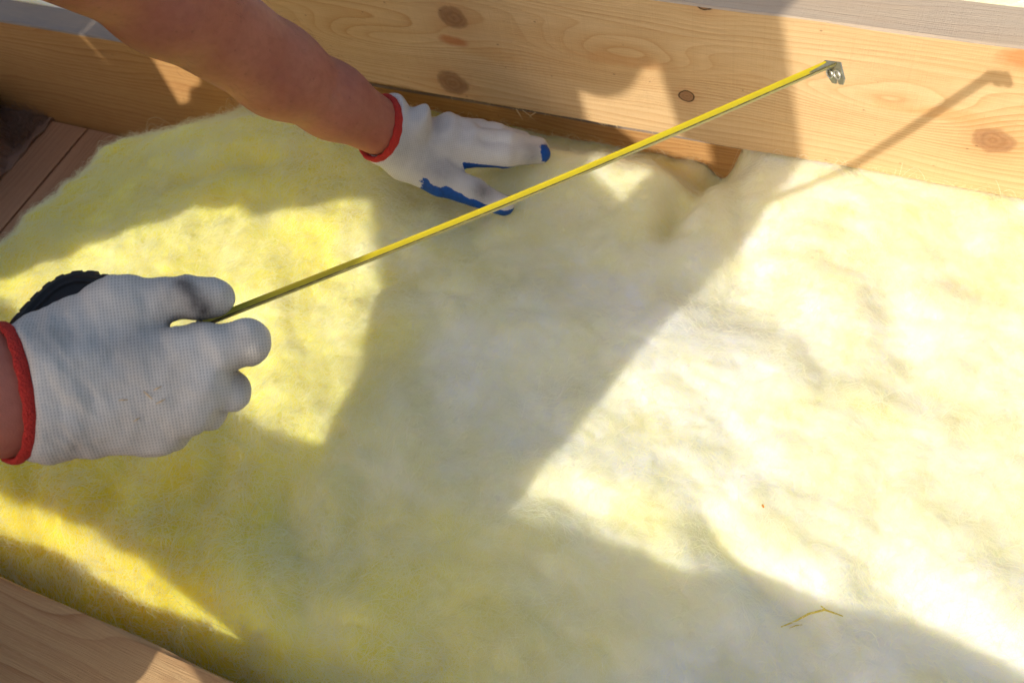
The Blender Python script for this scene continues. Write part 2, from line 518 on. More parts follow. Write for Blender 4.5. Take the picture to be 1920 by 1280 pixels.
def tint_noise(x, y, z):
    return np.clip(.4 + .5 * n2(x, y, 12, 107, 4), 0, 1)
def end_rag(X, Y):
    k = sstep(-.90, -1.10, X)
    return X - k * (.020 * n2(X, Y, 14, 61, 4) + .014 * n2(X * 0, Y, 40, 62, 3) - .14 * (Y - .47))
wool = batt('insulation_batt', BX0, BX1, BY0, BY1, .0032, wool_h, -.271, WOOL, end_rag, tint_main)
tag(wool, 'thick fluffy yellow glass wool batt filling the bay between joists', 'insulation')

def fibres(name, n, x0, x1, y0, y1, hf, mat, parent, lmin=.012, lmax=.055, rad=(.00003, .00008), lift=.0045, npts=7, xr=None, seed=3):
    g = np.random.default_rng(seed)
    px_ = g.uniform(x0, x1, n); py_ = g.uniform(y0, y1, n)
    hf = sampler(hf, x0, x1, y0, y1)
    xr_ = sampler(xr, x0, x1, y0, y1, .004) if xr is not None else None
    th = 2.6 * n2(px_, py_, 9, 71, 3) * math.pi + g.normal(0, .9, n) - .5
    L = g.uniform(lmin, lmax, n) * g.uniform(.5, 1, n); cur = g.normal(0, 30, n)
    step = L / (npts - 1)
    P = np.zeros((n, npts, 3))
    x = px_.copy(); y = py_.copy()
    arc = np.abs(g.normal(0, lift, n)) + .0003
    up = (g.uniform(0, 1, n) < .06)
    for k in range(npts):
        xc = np.clip(x, x0, x1); yc = np.clip(y, y0, y1)
        t = k / (npts - 1)
        z = hf(xc, yc) + arc * np.sin(math.pi * t) - .0006 + np.where(up, t * t * L * .35, 0)
        xx = xr_(xc, yc) if xr is not None else xc
        P[:, k] = np.stack([xx, yc, z], -1)
        th = th + cur * step
        x = x + np.cos(th) * step; y = y + np.sin(th) * step
    hc = bpy.data.hair_curves.new(name)
    hc.add_curves([npts] * n)
    hc.position_data.foreach_set('vector', P.astype(np.float32).ravel()) if hasattr(hc, 'position_data') else hc.attributes['position'].data.foreach_set('vector', P.astype(np.float32).ravel())
    ra = hc.attributes.get('radius') or hc.attributes.new('radius', 'FLOAT', 'POINT')
    r = np.repeat(g.uniform(rad[0], rad[1], n), npts)
    ra.data.foreach_set('value', r.astype(np.float32))
    hc.materials.append(mat)
    o = bpy.data.objects.new(name, hc)
    COL.objects.link(o); o.parent = parent
    o['kind'] = 'stuff'
    return o
fibres('fibres', 160000, BX0 + .004, BX1 - .1, BY0 + .004, BY1 - .004, wool_h, FIBRE, wool, xr=end_rag)

fibres('loose_fibres', 1500, BX0 + .002, BX0 + .075, BY0 + .01, BY1 - .01, wool_h, FIBRE, wool, lmin=.015, lmax=.045, rad=(.00005, .00011), lift=.006, xr=end_rag, seed=13)
fibres('loose_fibres', 2500, BX0 + .1, BX1 - .1, BY0 + .004, BY0 + .05, wool_h, FIBRE, wool, lmin=.010, lmax=.030, rad=(.00005, .00012), lift=.010, seed=14)
fibres('loose_fibres', 5000, BX0 + .1, BX1 - .1, BY0 + .01, BY1 - .01, wool_h, FIBRE, wool, lmin=.02, lmax=.06, rad=(.00006, .00013), lift=.010, seed=15)
# wool of the next bay, beyond the beams
def next_h(x, y): return .02 * n2(x, y, 8, 81, 4) + .006 * n2(x, y, 40, 82, 2) + .10 + .05 * sstep(-.3, .1, x) - .16 * sstep(-.5, -1.1, x) + .01
wool2 = batt('insulation_batt', -2.0, .6, .842, 1.35, .012, next_h, -.27, WOOL, None, lambda x, y, z: np.clip(.25 + .3 * n2(x, y, 9, 108, 3), 0, 1))
tag(wool2, 'pale glass wool in the next bay, behind the grey beam top', 'insulation')

BROWN = wool_mat('brown_wool', (.30, .205, .16), (.22, .125, .075), (.13, .065, .035), sss=.15)
def heap_h(x, y):
    r = np.sqrt(((x + 1.70) / .25) ** 2 + ((y - .64) / .16) ** 2)
    return -.27 + .15 * np.sqrt(np.clip(1 - r ** 4, 0, 1)) + .03 * n2(x, y, 14, 83, 4) * (r < 1) + .006 * n2(x, y, 60, 84, 2)
heap = batt('mineral_wool', -1.98, -1.44, .45, .80, .006, heap_h, -.275, BROWN)
tag(heap, 'torn brown mineral wool heaped on the dark floor planks', 'insulation')
fibres('fibres', 14000, -1.96, -1.45, .46, .79, heap_h, fibre_mat('brown_fibre', (.38, .27, .21), (.25, .15, .1)), heap, lift=.014, seed=9, rad=(.00012, .0003))

# ------------------------------------------------------------------ smooth bodies: signed distances + surface nets
def sd_cone(P, a, b, ra, rb):
    a = np.asarray(a, float); b = np.asarray(b, float)
    ab = b - a; L2 = ab @ ab
    t = np.clip(((P - a) @ ab) / L2, 0, 1)
    return np.linalg.norm(P - (a + t[..., None] * ab), axis=-1) - (ra + (rb - ra) * t)
def sd_ell(P, c, axes, r):
    q = (P - np.asarray(c)) @ np.asarray(axes).T / np.asarray(r)
    k = np.linalg.norm(q, axis=-1)
    return (k - 1) * min(r) * .5 + (k - 1) * .5 * np.mean(r)
def smin(a, b, k):
    h = np.clip(.5 + .5 * (b - a) / k, 0, 1)
    return b * (1 - h) + a * h - k * h * (1 - h)
def smax(a, b, k): return -smin(-a, -b, k)
def union(P, prims, k):
    d = None
    for pr in prims:
        if pr[0] == 'c': e = sd_cone(P, *pr[1:5]); kk = pr[5] if len(pr) > 5 else k
        else: e = sd_ell(P, *pr[1:4]); kk = pr[4] if len(pr) > 4 else k
        d = e if d is None else smin(d, e, kk)
    return d
def surface(fn, lo, hi, h, newton=2):
    lo = np.asarray(lo, float); hi = np.asarray(hi, float)
    n = np.ceil((hi - lo) / h).astype(int) + 1
    ax = [lo[i] + h * np.arange(n[i]) for i in range(3)]
    vals = np.empty(n, np.float32)
    YZ = np.stack(np.meshgrid(ax[1], ax[2], indexing='ij'), -1)
    for i in range(n[0]):
        P = np.concatenate([np.full(YZ.shape[:2] + (1,), ax[0][i]), YZ], -1)
        vals[i] = fn(P)
    ins = vals < 0
    c = np.zeros(n - 1, np.int8)
    for dx in (0, 1):
        for dy in (0, 1):
            for dz in (0, 1):
                c += ins[dx:n[0] - 1 + dx, dy:n[1] - 1 + dy, dz:n[2] - 1 + dz]
    cells = np.argwhere((c > 0) & (c < 8))
    idm = -np.ones(n - 1, np.int64); idm[tuple(cells.T)] = np.arange(len(cells))
    acc = np.zeros((len(cells), 3)); cnt = np.zeros(len(cells))
    cor = [(0, 0, 0), (1, 0, 0), (0, 1, 0), (1, 1, 0), (0, 0, 1), (1, 0, 1), (0, 1, 1), (1, 1, 1)]
    for i, j in [(0, 1), (2, 3), (4, 5), (6, 7), (0, 2), (1, 3), (4, 6), (5, 7), (0, 4), (1, 5), (2, 6), (3, 7)]:
        A = cells + cor[i]; B = cells + cor[j]
        va = vals[tuple(A.T)]; vb = vals[tuple(B.T)]
        mk = (va < 0) != (vb < 0)
        t = np.where(mk, va / np.where(mk, va - vb, 1), 0)
        p = A + t[:, None] * (B - A)
        acc += p * mk[:, None]; cnt += mk
    V = lo + (acc / cnt[:, None]) * h
    F = []
    for a in range(3):
        b, d = (a + 1) % 3, (a + 2) % 3
        s0 = [slice(None)] * 3; s1 = [slice(None)] * 3
        s0[a] = slice(0, n[a] - 1); s1[a] = slice(1, n[a])
        i0 = ins[tuple(s0)]; i1 = ins[tuple(s1)]
        E = np.argwhere(i0 != i1)
        E = E[(E[:, b] > 0) & (E[:, d] > 0) & (E[:, b] < n[b] - 1) & (E[:, d] < n[d] - 1)]
        fl = i0[tuple(E.T)]
        def cid(ob, od):
            q = E.copy(); q[:, b] += ob; q[:, d] += od
            return idm[tuple(q.T)]
        q = np.stack([cid(-1, -1), cid(0, -1), cid(0, 0), cid(-1, 0)], -1)
        q[~fl] = q[~fl][:, ::-1]
        F.append(q)
    F = np.concatenate(F)
    e = h * .25
    for _ in range(newton):
        f0 = fn(V)
        g = np.stack([fn(V + np.eye(3)[i] * e) - fn(V - np.eye(3)[i] * e) for i in range(3)], -1) / (2 * e)
        g2 = np.maximum((g * g).sum(-1), .2)
        V = V - np.clip(f0 / g2, -h * .6, h * .6)[:, None] * g
    return V, F
def bounds(pts, pad):
    p = np.array(pts); return p.min(0) - pad, p.max(0) + pad

# ------------------------------------------------------------------ skin, glove and cloth materials
def skin_mat():
    m = M('skin')
    P = m.coord('Object')
    a = m.noise(P, 16, 3, .6); b = m.noise(P, 130, 3, .6); c = m.voronoi(P, 900)
    col = m.mix(m.ramp(a, [(.35, 0.0), (.68, 1.0)]), (.45, .165, .105), (.37, .115, .075))
    col = m.mix(m.ramp(b, [(.4, 0.0), (.75, .35)]), col, (.27, .08, .048))
    fr = m.voronoi(P, 75)
    col = m.mix(m.ramp(fr, [(.06, .35), (.13, 0.0)]), col, (.20, .07, .045))
    n = m.principled(Base_Color=col, Roughness=.55, Specular_IOR_Level=.35, Normal=m.bump(c * .6 + b * .4, .3, .0005),
                     Subsurface_Weight=.25, Subsurface_Scale=.005)
    n.inputs['Subsurface Radius'].default_value = (1.0, .35, .2)
    return m.mat
SKIN = skin_mat()
def glove_mat():
    """white machine-knit glove; 'knit' holds each point's place in the knitted sheet (metres)"""
    m = M('knit_glove')
    k = m.attr('knit', 'Vector')
    P = m.coord('Object')
    u, v, _ = m.sep(k)
    wob = (m.noise(P, 45, 2) - .5) * .0012
    p = .0019
    su = m.math('SINE', (u + wob) * (2 * math.pi / p))
    sv = m.math('SINE', (v + wob) * (2 * math.pi / p) + m.math('MULTIPLY', m.math('SIGN', su), 1.57))
    hole = m.math('MULTIPLY', m.math('ADD', m.math('MULTIPLY', su, .5), .5), m.math('ADD', m.math('MULTIPLY', sv, .5), .5))
    rib = m.math('ADD', m.math('MULTIPLY', sv, .5), .5)
    dirt = m.math('POWER', m.attr('dirt'), .8); coat = m.attr('coat')
    big = m.noise(P, 30, 4, .6)
    col = m.mix(m.ramp(big, [(.35, 0.0), (.75, .55)]), (.65, .62, .565), (.53, .46, .37))
    col = m.mix(m.math('MULTIPLY', m.ramp(hole, [(.45, 0.0), (.9, 1.0)]), .55), col, (.20, .185, .17))
    dn = m.noise(P, 160, 4, .7)
    col = m.mix(m.math('MULTIPLY', dirt, m.ramp(dn, [(.25, .72), (.65, 1.0)]), clamp=True), col, (.085, .075, .07))
    cn = m.noise(P, 260, 3, .7)
    cf = m.ramp(m.math('ADD', coat, (cn - .5) * .9 + (m.noise(P, 70, 2) - .5) * .7), [(.46, 0.0), (.54, 1.0)])
    ccol = m.mix(m.ramp(m.noise(P, 120, 4, .7), [(.45, 0.0), (.8, .7)]), (.010, .070, .29), (.012, .025, .06))
    col = m.mix(cf, col, ccol)
    h = m.mix(cf, hole * -1.0 + rib * .3, m.noise(P, 420, 3) * .8 + .4)
    m.principled(Base_Color=col, Roughness=m.mix(cf, (.9, .9, .9), (.5, .5, .5)), Specular_IOR_Level=.2, Normal=m.bump(h, .5, .0005))
    return m.mat
GLOVE = glove_mat()
def knit_red():
    m = M('red_knit_edge')
    P = m.coord('Object')
    n = m.noise(P, 700, 2); b = m.noise(P, 60, 2)
    m.principled(Base_Color=m.mix(n, (.62, .035, .018), (.36, .014, .010)), Roughness=.9, Normal=m.bump(n + b, 1.0, .0018))
    return m.mat
RED = knit_red()

# ------------------------------------------------------------------ person
# left arm reaches down to the wool, right hand holds the tape; the trunk is out of the frame, kneeling on the planks
L_wr = at(714, 240, 1.08); L_mid = at(520, 133, .985); L_up = at(305, -14, .885)
L_el = at(150, -125, .835); L_sh = np.array([-.86, .26, .64])
Rw = at(8, 737, .645)
R_el = np.array([-.735, .055, .475]); R_sh = np.array([-.975, -.105, .675])
HEAD = np.array([-.672, .055, .755])
hipL = np.array([-1.51, .235, -.04]); hipR = np.array([-1.53, -.01, -.04]); pel = (hipL + hipR) / 2 + np.array([.0, 0, .05])
kneeL = np.array([-1.40, .27, -.203]); kneeR = np.array([-1.42, -.08, -.203])
ankL = np.array([-1.79, .25, -.222]); ankR = np.array([-1.81, -.03, -.222])
chest = (L_sh + R_sh) / 2 + np.array([-.05, 0, -.065]); neck = (L_sh + R_sh) / 2 + np.array([.03, 0, .04])
I3 = np.eye(3)
v_r0 = at(8, 700, .645) - at(8, 770, .645); v_r0 /= np.linalg.norm(v_r0)
L_palmc = onz(800, 288, .058)
arm_prims = [
    ('c', L_wr + (L_palmc - L_wr) * .25, L_wr, .020, .0235, .010),
    ('c', L_wr, L_wr + (L_mid - L_wr) * .5, .0298, .0345, .008),
    ('c', L_wr + (L_mid - L_wr) * .5, L_mid, .0345, .0405, .02),
    ('c', L_mid, L_up, .0405, .0465, .02),
    ('c', L_up, L_el, .0465, .0465, .02),
    ('c', L_el, L_sh, .046, .058, .03),
    ('c', at(90, 735, .640), Rw, .023, .0265, .012),
    ('c', Rw + v_r0 * .009, Rw + (R_el - Rw) * .55, .0285, .044, .015), ('c', Rw - v_r0 * .009, Rw + (R_el - Rw) * .55, .0285, .044, .015),
    ('c', Rw + (R_el - Rw) * .55, R_el, .044, .046, .02),
    ('c', R_el, R_sh, .047, .058, .03)]
trunk = [
    ('c', L_sh + [0, -.03, -.02], R_sh + [0, .03, -.02], .075, .075, .05),
    ('e', chest, I3, (.13, .19, .15), .06),
    ('c', chest, pel, .118, .120, .05),
    ('c', hipL, hipR, .105, .105, .05)]
legs = [('c', hipL, kneeL, .092, .062, .04), ('c', kneeL, ankL, .058, .042, .03), ('c', ankL, ankL + [-.16, 0, -.005], .040, .026, .03),
        ('c', hipR, kneeR, .092, .062, .04), ('c', kneeR, ankR, .058, .042, .03), ('c', ankR, ankR + [-.16, 0, -.005], .040, .026, .03)]
fdir = np.array([.80, .18, -.55]); fdir /= np.linalg.norm(fdir)
sidev = np.cross([0, 0, 1], fdir); sidev /= np.linalg.norm(sidev); upv = np.cross(fdir, sidev)
HA = np.array([fdir, sidev, upv])
head = [('c', neck, HEAD - upv * .05, .058, .055, .03),
        ('e', HEAD + upv * .015, HA, (.098, .077, .108), .03),
        ('e', HEAD + fdir * .035 - upv * .065, HA, (.058, .055, .052), .03),
        ('c', HEAD + fdir * .096 - upv * .000, HEAD + fdir * .113 - upv * .032, .010, .014, .012),
        ('e', HEAD + fdir * .088 - upv * .068, HA, (.014, .026, .008), .008),
        ('e', HEAD + fdir * .084 + upv * .018, HA, (.014, .050, .010), .012)]
for sg in (-1, 1):
    head.append(('e', HEAD + sidev * sg * .080 - upv * .012, HA, (.020, .010, .032), .008))
    head.append(('e', HEAD + fdir * .090 + sidev * sg * .033 - upv * .002, HA, (.010, .014, .008), .004))
body_prims = arm_prims + trunk + legs + head
bf = lambda P: union(P, body_prims, .03)
lo, hi = bounds([L_wr, L_palmc, Rw, at(70, 735, .64), R_el, R_sh, HEAD, hipL, hipR, kneeL, kneeR, ankL + [-.16, 0, 0], ankR + [-.18, 0, -.03]], .15)
V, F = surface(bf, lo, hi, .0085)
def refine(V, F, fn, e=.002):
    """split every quad in four and pull the new points onto the surface"""
    E = np.sort(np.concatenate([F[:, [i, (i + 1) % 4]] for i in range(4)]), axis=1)
    U, inv = np.unique(E, axis=0, return_inverse=True)
    inv = inv.reshape(4, -1).T + len(V)
    mid = V[U].mean(1); cen = V[F].mean(1)
    ci = np.arange(len(F)) + len(V) + len(U)
    V2 = np.concatenate([V, mid, cen])
    F2 = np.concatenate([np.stack([F[:, i], inv[:, i], ci, inv[:, i - 1]], -1) for i in range(4)])
    for _ in range(2):
        f0 = fn(V2)
        g = np.stack([fn(V2 + np.eye(3)[i] * e) - fn(V2 - np.eye(3)[i] * e) for i in range(3)], -1) / (2 * e)
        V2 = V2 - np.clip(f0 / np.maximum((g * g).sum(-1), .2), -.004, .004)[:, None] * g
    return V2, F2
V, F = refine(V, F, bf)
person = big_mesh('person', V, F, SKIN)
tag(person, 'person reaching bare forearms in, wearing white knit gloves with red cuffs', 'person')
CLOTH = plain('dark_cloth', (.045, .055, .075), .9, 0, .4, 900)
CLOTH2 = plain('grey_cloth', (.12, .115, .11), .9, 0, .4, 900)
shirt_pr = [(a, *b) for a, *b in trunk[:3]] + [('c', L_sh, L_sh + (L_el - L_sh) * .55, .060, .058, .03), ('c', R_sh, R_sh + (R_el - R_sh) * .55, .060, .058, .03)]
lo, hi = bounds([L_sh, R_sh, chest, pel, L_el, R_el], .17)
V, F = surface(lambda P: union(P, shirt_pr, .03) - .010 + .003 * np.sin(P[..., 2] * 90 + P[..., 0] * 60), lo, hi, .012)
big_mesh('shirt', V, F, CLOTH, person)
tr_pr = [trunk[3], ('c', pel, (hipL + hipR) / 2, .125, .10, .05)] + [legs[0], legs[1], legs[3], legs[4]]
lo, hi = bounds([hipL, hipR, pel, kneeL, kneeR, ankL, ankR], .16)
V, F = surface(lambda P: union(P, tr_pr, .04) - .010, lo, hi, .012)
big_mesh('trousers', V, F, CLOTH2, person)
capc = HEAD + upv * .045  # unseen cap, its brim added to shade the upper joist
capf = lambda P: np.minimum(smax(sd_ell(P, capc - upv * .02, HA, (.112, .091, .100)), -((P - capc) @ upv) + .0, .01),
                            smax(sd_ell(P, capc + fdir * .10 - upv * .004, HA, (.115, .085, .010)), -((P - capc) @ fdir) + .02, .005))
lo, hi = bounds([capc, capc + fdir * .2], .14)
V, F = surface(capf, lo, hi, .006)
big_mesh('shade_cap', V, F, CLOTH, person)

def axes_knit(V, o, a, b):
    d = V - o
    return np.stack([d @ a, d @ b, np.zeros(len(V))], -1)
def blob(V, c, r): return np.exp(-(np.linalg.norm(V - np.asarray(c), axis=1) / r) ** 2)
def vnormals(o):
    n = np.empty(len(o.data.vertices) * 3, np.float32)
    o.data.vertices.foreach_get('normal', n)
    return n.reshape(-1, 3)

# --- right hand, closed round the tape measure
wA, wB = at(38, 692, .640), at(38, 784, .640)
K1, K2, K3, K4 = at(360, 662, .630), at(372, 720, .628), at(345, 766, .634), at(292, 804, .645)
gr = [('c', at(-40, 694, .640), at(110, 690, .636), .0255, .0255),
      ('c', at(-40, 780, .640), at(110, 775, .638), .0255, .0255),
      ('c', at(95, 690, .640), K1, .025, .0162), ('c', at(95, 720, .638), K2, .026, .0160),
      ('c', at(95, 760, .640), K3, .026, .0165), ('c', at(90, 782, .645), K4, .0235, .0160),
      ('c', at(150, 690, .662), at(280, 695, .655), .036, .028),
      ('c', K1, at(405, 653, .627), .0162, .0156, .008), ('c', at(405, 653, .627), at(460, 643, .629), .0158, .0150, .002),
      ('c', at(460, 643, .629), at(462, 646, .655), .0150, .0145, .002),
      ('c', at(462, 646, .655), at(400, 648, .675), .0145, .0130, .002),
      ('c', K2, at(395, 730, .633), .0150, .0136, .006), ('c', at(395, 730, .633), at(432, 734, .642), .0136, .0130, .0015),
      ('c', at(432, 731, .640), at(426, 726, .668), .0132, .0126, .002),
      ('c', at(426, 726, .668), at(370, 705, .682), .0126, .0118, .002),
      ('c', K3, at(388, 770, .650), .0155, .0124, .006),
      ('c', at(388, 770, .650), at(380, 757, .678), .0124, .0120, .003),
      ('c', K4, at(322, 808, .660), .0150, .0120, .006),
      ('c', at(322, 808, .660), at(326, 790, .684), .0120, .0110, .003),
      ('c', at(100, 655, .655), at(228, 582, .646), .024, .0215, .014),
      ('c', at(228, 582, .646), at(310, 562, .641), .0200, .0140, .007),
      ('c', at(310, 562, .641), at(345, 557, .639), .0136, .0138, .003),
      ('c', at(345, 557, .639), at(400, 560, .640), .0138, .0126, .002)]
u_r = at(400, 690, .63) - at(40, 735, .64); u_r /= np.linalg.norm(u_r)
c_r = CAM - at(220, 700, .64); c_r /= np.linalg.norm(c_r)
v_r = np.cross(c_r, u_r); v_r /= np.linalg.norm(v_r)
wr0 = at(30, 737, .64)
def glove_r(P):
    d = union(P, gr, .012)
    s = (P - wr0) @ u_r
    wv = (P - wr0) @ v_r
    wr = fbm(np.stack([s * 95 + wv * 28, wv * 26, np.full_like(s, 2.0)], -1), 3, 36)
    return d - .0040 * wr * np.exp(-((s - .020) / .028) ** 2) - .0019 * fbm(np.stack([s * 75, wv * 34 + s * 18, np.full_like(s, 5.0)], -1), 3, 37) \
        - .0012 * fbm(P * 70, 2, 33) + smax(-(s + .012), -.02, .001) * 0
cR = at(14, 737, .640)
a_r = u_r - .55 * c_r; a_r /= np.linalg.norm(a_r)
def glove_r_cut(P):
    return smax(glove_r(P), -((P - cR) @ a_r) + .0025, .003)
lo, hi = bounds([wA, wB, at(14, 692, .64), K1, K4, at(397, 561, .64), at(457, 636, .627), at(395, 645, .675), at(150, 690, .662), at(330, 790, .684)], .045)
V, F = surface(glove_r_cut, lo, hi, .0021)
gR = big_mesh('glove', V, F, GLOVE, person)
gR['label'] = 'white knit glove closed round the tape measure'
add_vec(gR, 'knit', axes_knit(V, wr0, u_r, v_r))
N = vnormals(gR)
dirt = sum(.55 * blob(V, at(338 + 11 * k, 527 + 13 * k, .628), .0048) for k in range(5)) + .35 * blob(V, at(385, 592, .63), .012) + .30 * blob(V, at(345, 600, .635), .012) + .30 * blob(V, at(232, 640, .61), .016) + .22 * blob(V, at(340, 545, .625), .02) \
    + .35 * blob(V, at(265, 808, .63), .005) + .25 * blob(V, at(95, 650, .62), .012) + .5 * blob(V, at(455, 700, .63), .010) + .22 * blob(V, at(110, 815, .63), .02)
add_attr(gR, 'dirt', np.clip(dirt, 0, 1))
palm = -c_r
add_attr(gR, 'coat', sstep(.30, .62, N @ palm + .9 * np.clip(blob(V, at(410, 527, .645), .012), 0, 1)) * .95)
def ring(name, c, axis, ru, rv, uax, tube, mat, parent, tilt=0.0, seg=72, ts=10, wob=.0008):
    axis = axis / np.linalg.norm(axis); uax = uax - axis * (uax @ axis); uax /= np.linalg.norm(uax); vax = np.cross(axis, uax)
    V = []; F = []
    for i in range(seg):
        a = 2 * math.pi * i / seg
        rad = uax * math.cos(a) * ru + vax * math.sin(a) * rv
        p = c + rad + axis * (wob * math.sin(3 * a + 1) + tilt * math.cos(a)); rn = rad / np.linalg.norm(rad)
        for j in range(ts):
            b = 2 * math.pi * j / ts
            t = tube * (1 + .10 * math.sin(a * 17))
            V.append(p + rn * math.cos(b) * t * .8 + axis * math.sin(b) * t * 1.5)
    for i in range(seg):
        for j in range(ts):
            F.append((i * ts + j, i * ts + (j + 1) % ts, ((i + 1) % seg) * ts + (j + 1) % ts, ((i + 1) % seg) * ts + j))
    return mesh_obj(name, V, F, mat, parent, True)
ring('cuff_edge', cR, a_r,   .0395, .0310, v_r, .0027, RED, gR)

# --- left hand, pressed flat on the wool
def lz(x, y, z): return onz(x, y, z)
pw = L_wr
u_l = lz(985, 285, .02) - L_wr; u_l /= np.linalg.norm(u_l)
c_l = CAM - lz(820, 290, .05); c_l /= np.linalg.norm(c_l)
v_l = np.cross(c_l, u_l); v_l /= np.linalg.norm(v_l)
a_l = .75 * u_l + .5 * (L_wr - L_mid) / np.linalg.norm(L_wr - L_mid) - .35 * c_l; a_l /= np.linalg.norm(a_l)
L_cut = at(712, 240, 1.08)
kI, kM, kR_, kP = lz(872, 285, .046), lz(880, 262, .050), lz(872, 246, .048), lz(856, 240, .040)
gl = [('c', L_wr + (L_mid - L_wr) * .22 + v_l * .002, L_wr + v_l * .003, .0335, .0325, .012), ('c', L_wr + v_l * .003, L_wr + u_l * .03 + v_l * .004, .0320, .0265, .012),
      ('c', L_wr - u_l * .02 + v_l * .007, lz(775, 262, .066), .0265, .0245), ('c', L_wr - u_l * .02 - v_l * .009, lz(765, 285, .064), .0255, .0235),
      ('c', lz(765, 262, .062), kM, .0245, .0165), ('c', lz(770, 282, .058), kI, .0250, .0165),
      ('c', lz(765, 250, .060), kR_, .0220, .0155), ('c', lz(765, 250, .055), kP, .0200, .0145),
      ('c', lz(760, 300, .054), lz(830, 335, .036), .0235, .0190),
      ('c', kI, lz(945, 291, .032), .0165, .0138, .006), ('c', lz(945, 291, .032), lz(1014, 288, .014), .0138, .0110, .005),
      ('c', kM, lz(950, 268, .036), .0150, .0128, .002), ('c', lz(950, 268, .036), lz(1010, 275, .012), .0135, .0105, .005),
      ('c', kR_, lz(930, 252, .034), .0140, .0120, .002), ('c', lz(930, 252, .034), lz(980, 262, .010), .0125, .0100, .005),
      ('c', kP, lz(900, 243, .028), .0130, .0110, .002), ('c', lz(900, 243, .028), lz(940, 252, .008), .0110, .0090, .005),
      ('c', lz(830, 335, .036), lz(890, 362, .024), .0190, .0145, .007), ('c', lz(890, 362, .024), lz(946, 386, .012), .0145, .0105, .005)]
def glove_l(P):
    d = union(P, gl, .011)
    s = (P - L_wr) @ u_l; wv = (P - L_wr) @ v_l
    d = d - .0055 * np.sin(s * 185 - wv * 50 + 1.0) * np.exp(-((s - .048) / .036) ** 2) * sstep(-.02, .025, wv) - .0012 * fbm(P * 60, 2, 35)
    return smax(d, -((P - L_cut) @ a_l) + .0025, .003)
lo, hi = bounds([L_wr, lz(1014, 288, .014), lz(946, 386, .012), kP, lz(765, 250, .06), lz(760, 300, .05)], .045)
V, F = surface(glove_l, lo, hi, .0022)
gL = big_mesh('glove', V, F, GLOVE, person)
gL['label'] = 'white knit glove with blue rubber palm pressed flat on the wool'
add_vec(gL, 'knit', axes_knit(V, L_wr, u_l, v_l))
N = vnormals(gL)
palmdir = np.array([.05, -.55, -.83]); palmdir /= np.linalg.norm(palmdir)
thz = sstep(.012, -.004, (V - L_wr) @ v_l + .025)
coat = sstep(.62, .86, N @ palmdir + .62 * thz - .35 * sstep(.085, .11, (V - L_wr) @ u_l) * (1 - thz)) * sstep(.035, .065, (V - L_wr) @ u_l)
coat = np.maximum(coat, blob(V, lz(1026, 288, .016), .0115) * 1.1)
add_attr(gL, 'coat', np.clip(coat, 0, 1))
dirt = .75 * blob(V, lz(905, 358, .035), .012) + .35 * blob(V, lz(825, 325, .06), .02) + .5 * blob(V, lz(1000, 292, .025), .012) + .25 * blob(V, lz(745, 275, .09), .02) + .2 * blob(V, lz(820, 280, .08), .03)
add_attr(gL, 'dirt', np.clip(dirt, 0, 1))
ring('cuff_edge', L_cut, a_l,   .0338, .0330, v_l, .0036, RED, gL)

# ------------------------------------------------------------------ tape measure
TIP = np.array([-.0786723, .5086634, .3480075]); THUMB = np.array([-.3935697, .2202929, .3266053])
d_t = TIP - THUMB; LT = np.linalg.norm(d_t); d_t /= LT
midp = (TIP + THUMB) / 2
c_t = CAM - midp; c_t = c_t - d_t * (c_t @ d_t); c_t /= np.linalg.norm(c_t)
e_t = np.cross(c_t, d_t); e_t = e_t if e_t[2] > 0 else -e_t
AL = R(77)
n_t = math.cos(AL) * c_t + math.sin(AL) * e_t
b_t = -math.sin(AL) * c_t + math.cos(AL) * e_t
def blade_mat():
    m = M('tape_blade')
    k = m.attr('knit', 'Vector')
    u, v, side = m.sep(k)                       # u along (m), v across (-1..1)
    mm = m.math('FRACT', u / .001); cm5 = m.math('FRACT', u / .005); cm = m.math('FRACT', u / .01)
    t1 = m.math('LESS_THAN', mm, .28) * m.math('LESS_THAN', v, -.72)
    t2 = m.math('LESS_THAN', cm5, .07) * m.math('LESS_THAN', v, -.60)
    t3 = m.math('LESS_THAN', cm, .035) * m.math('LESS_THAN', v, -.42)
    edge = m.math('LESS_THAN', v, -.93)
    ink = m.math('MAXIMUM', m.math('MAXIMUM', t1, t2), m.math('MAXIMUM', t3, edge))
    n = m.noise(m.coord('Object'), 60, 4, .7)
    col = m.mix(m.ramp(n, [(.35, 0.0), (.8, .35)]), (.60, .47, .008), (.42, .31, .010))
    col = m.mix(m.math('MULTIPLY', ink, .85), col, (.02, .018, .01))
    wear = m.ramp(m.noise(m.comb(u * 120.0, v * 2.0, 0.0), 1.0, 4, .7), [(.60, 0.0), (.66, 1.0)])
    col = m.mix(m.math('MULTIPLY', wear, m.math('GREATER_THAN', u, .432)), col, (.05, .04, .03))
    und = m.math('GREATER_THAN', side, .5)
    rim = und * m.math('LESS_THAN', v, -.86)
    col = m.mix(und, col, m.mix(n, (.66, .58, .20), (.50, .42, .12)))
    col = m.mix(m.math('MULTIPLY', rim, m.ramp(m.noise(m.comb(u * 160.0, v, 0.0), 1.0, 2), [(.3, .55), (.5, .9)])), col, (.06, .05, .015))
    m.principled(Base_Color=col, Roughness=.42, Specular_IOR_Level=.4, Coat_Weight=.15)
    return m.mat
BLADE = blade_mat()
STEEL = plain('hook_steel', (.50, .48, .36), .38, .75, .3, 500, .35)
RUBBER = plain('black_rubber', (.017, .0165, .016), .62, 0, .4, 300)
YPLAST = plain('yellow_plastic', (.78, .56, .015), .4, 0, .1, 200)
CASE_C = at(163, 634, .708)
tape = bpy.data.objects.new('tape_measure', None)
tape.empty_display_size = .05
tape.location = tuple(CASE_C)
COL.objects.link(tape)
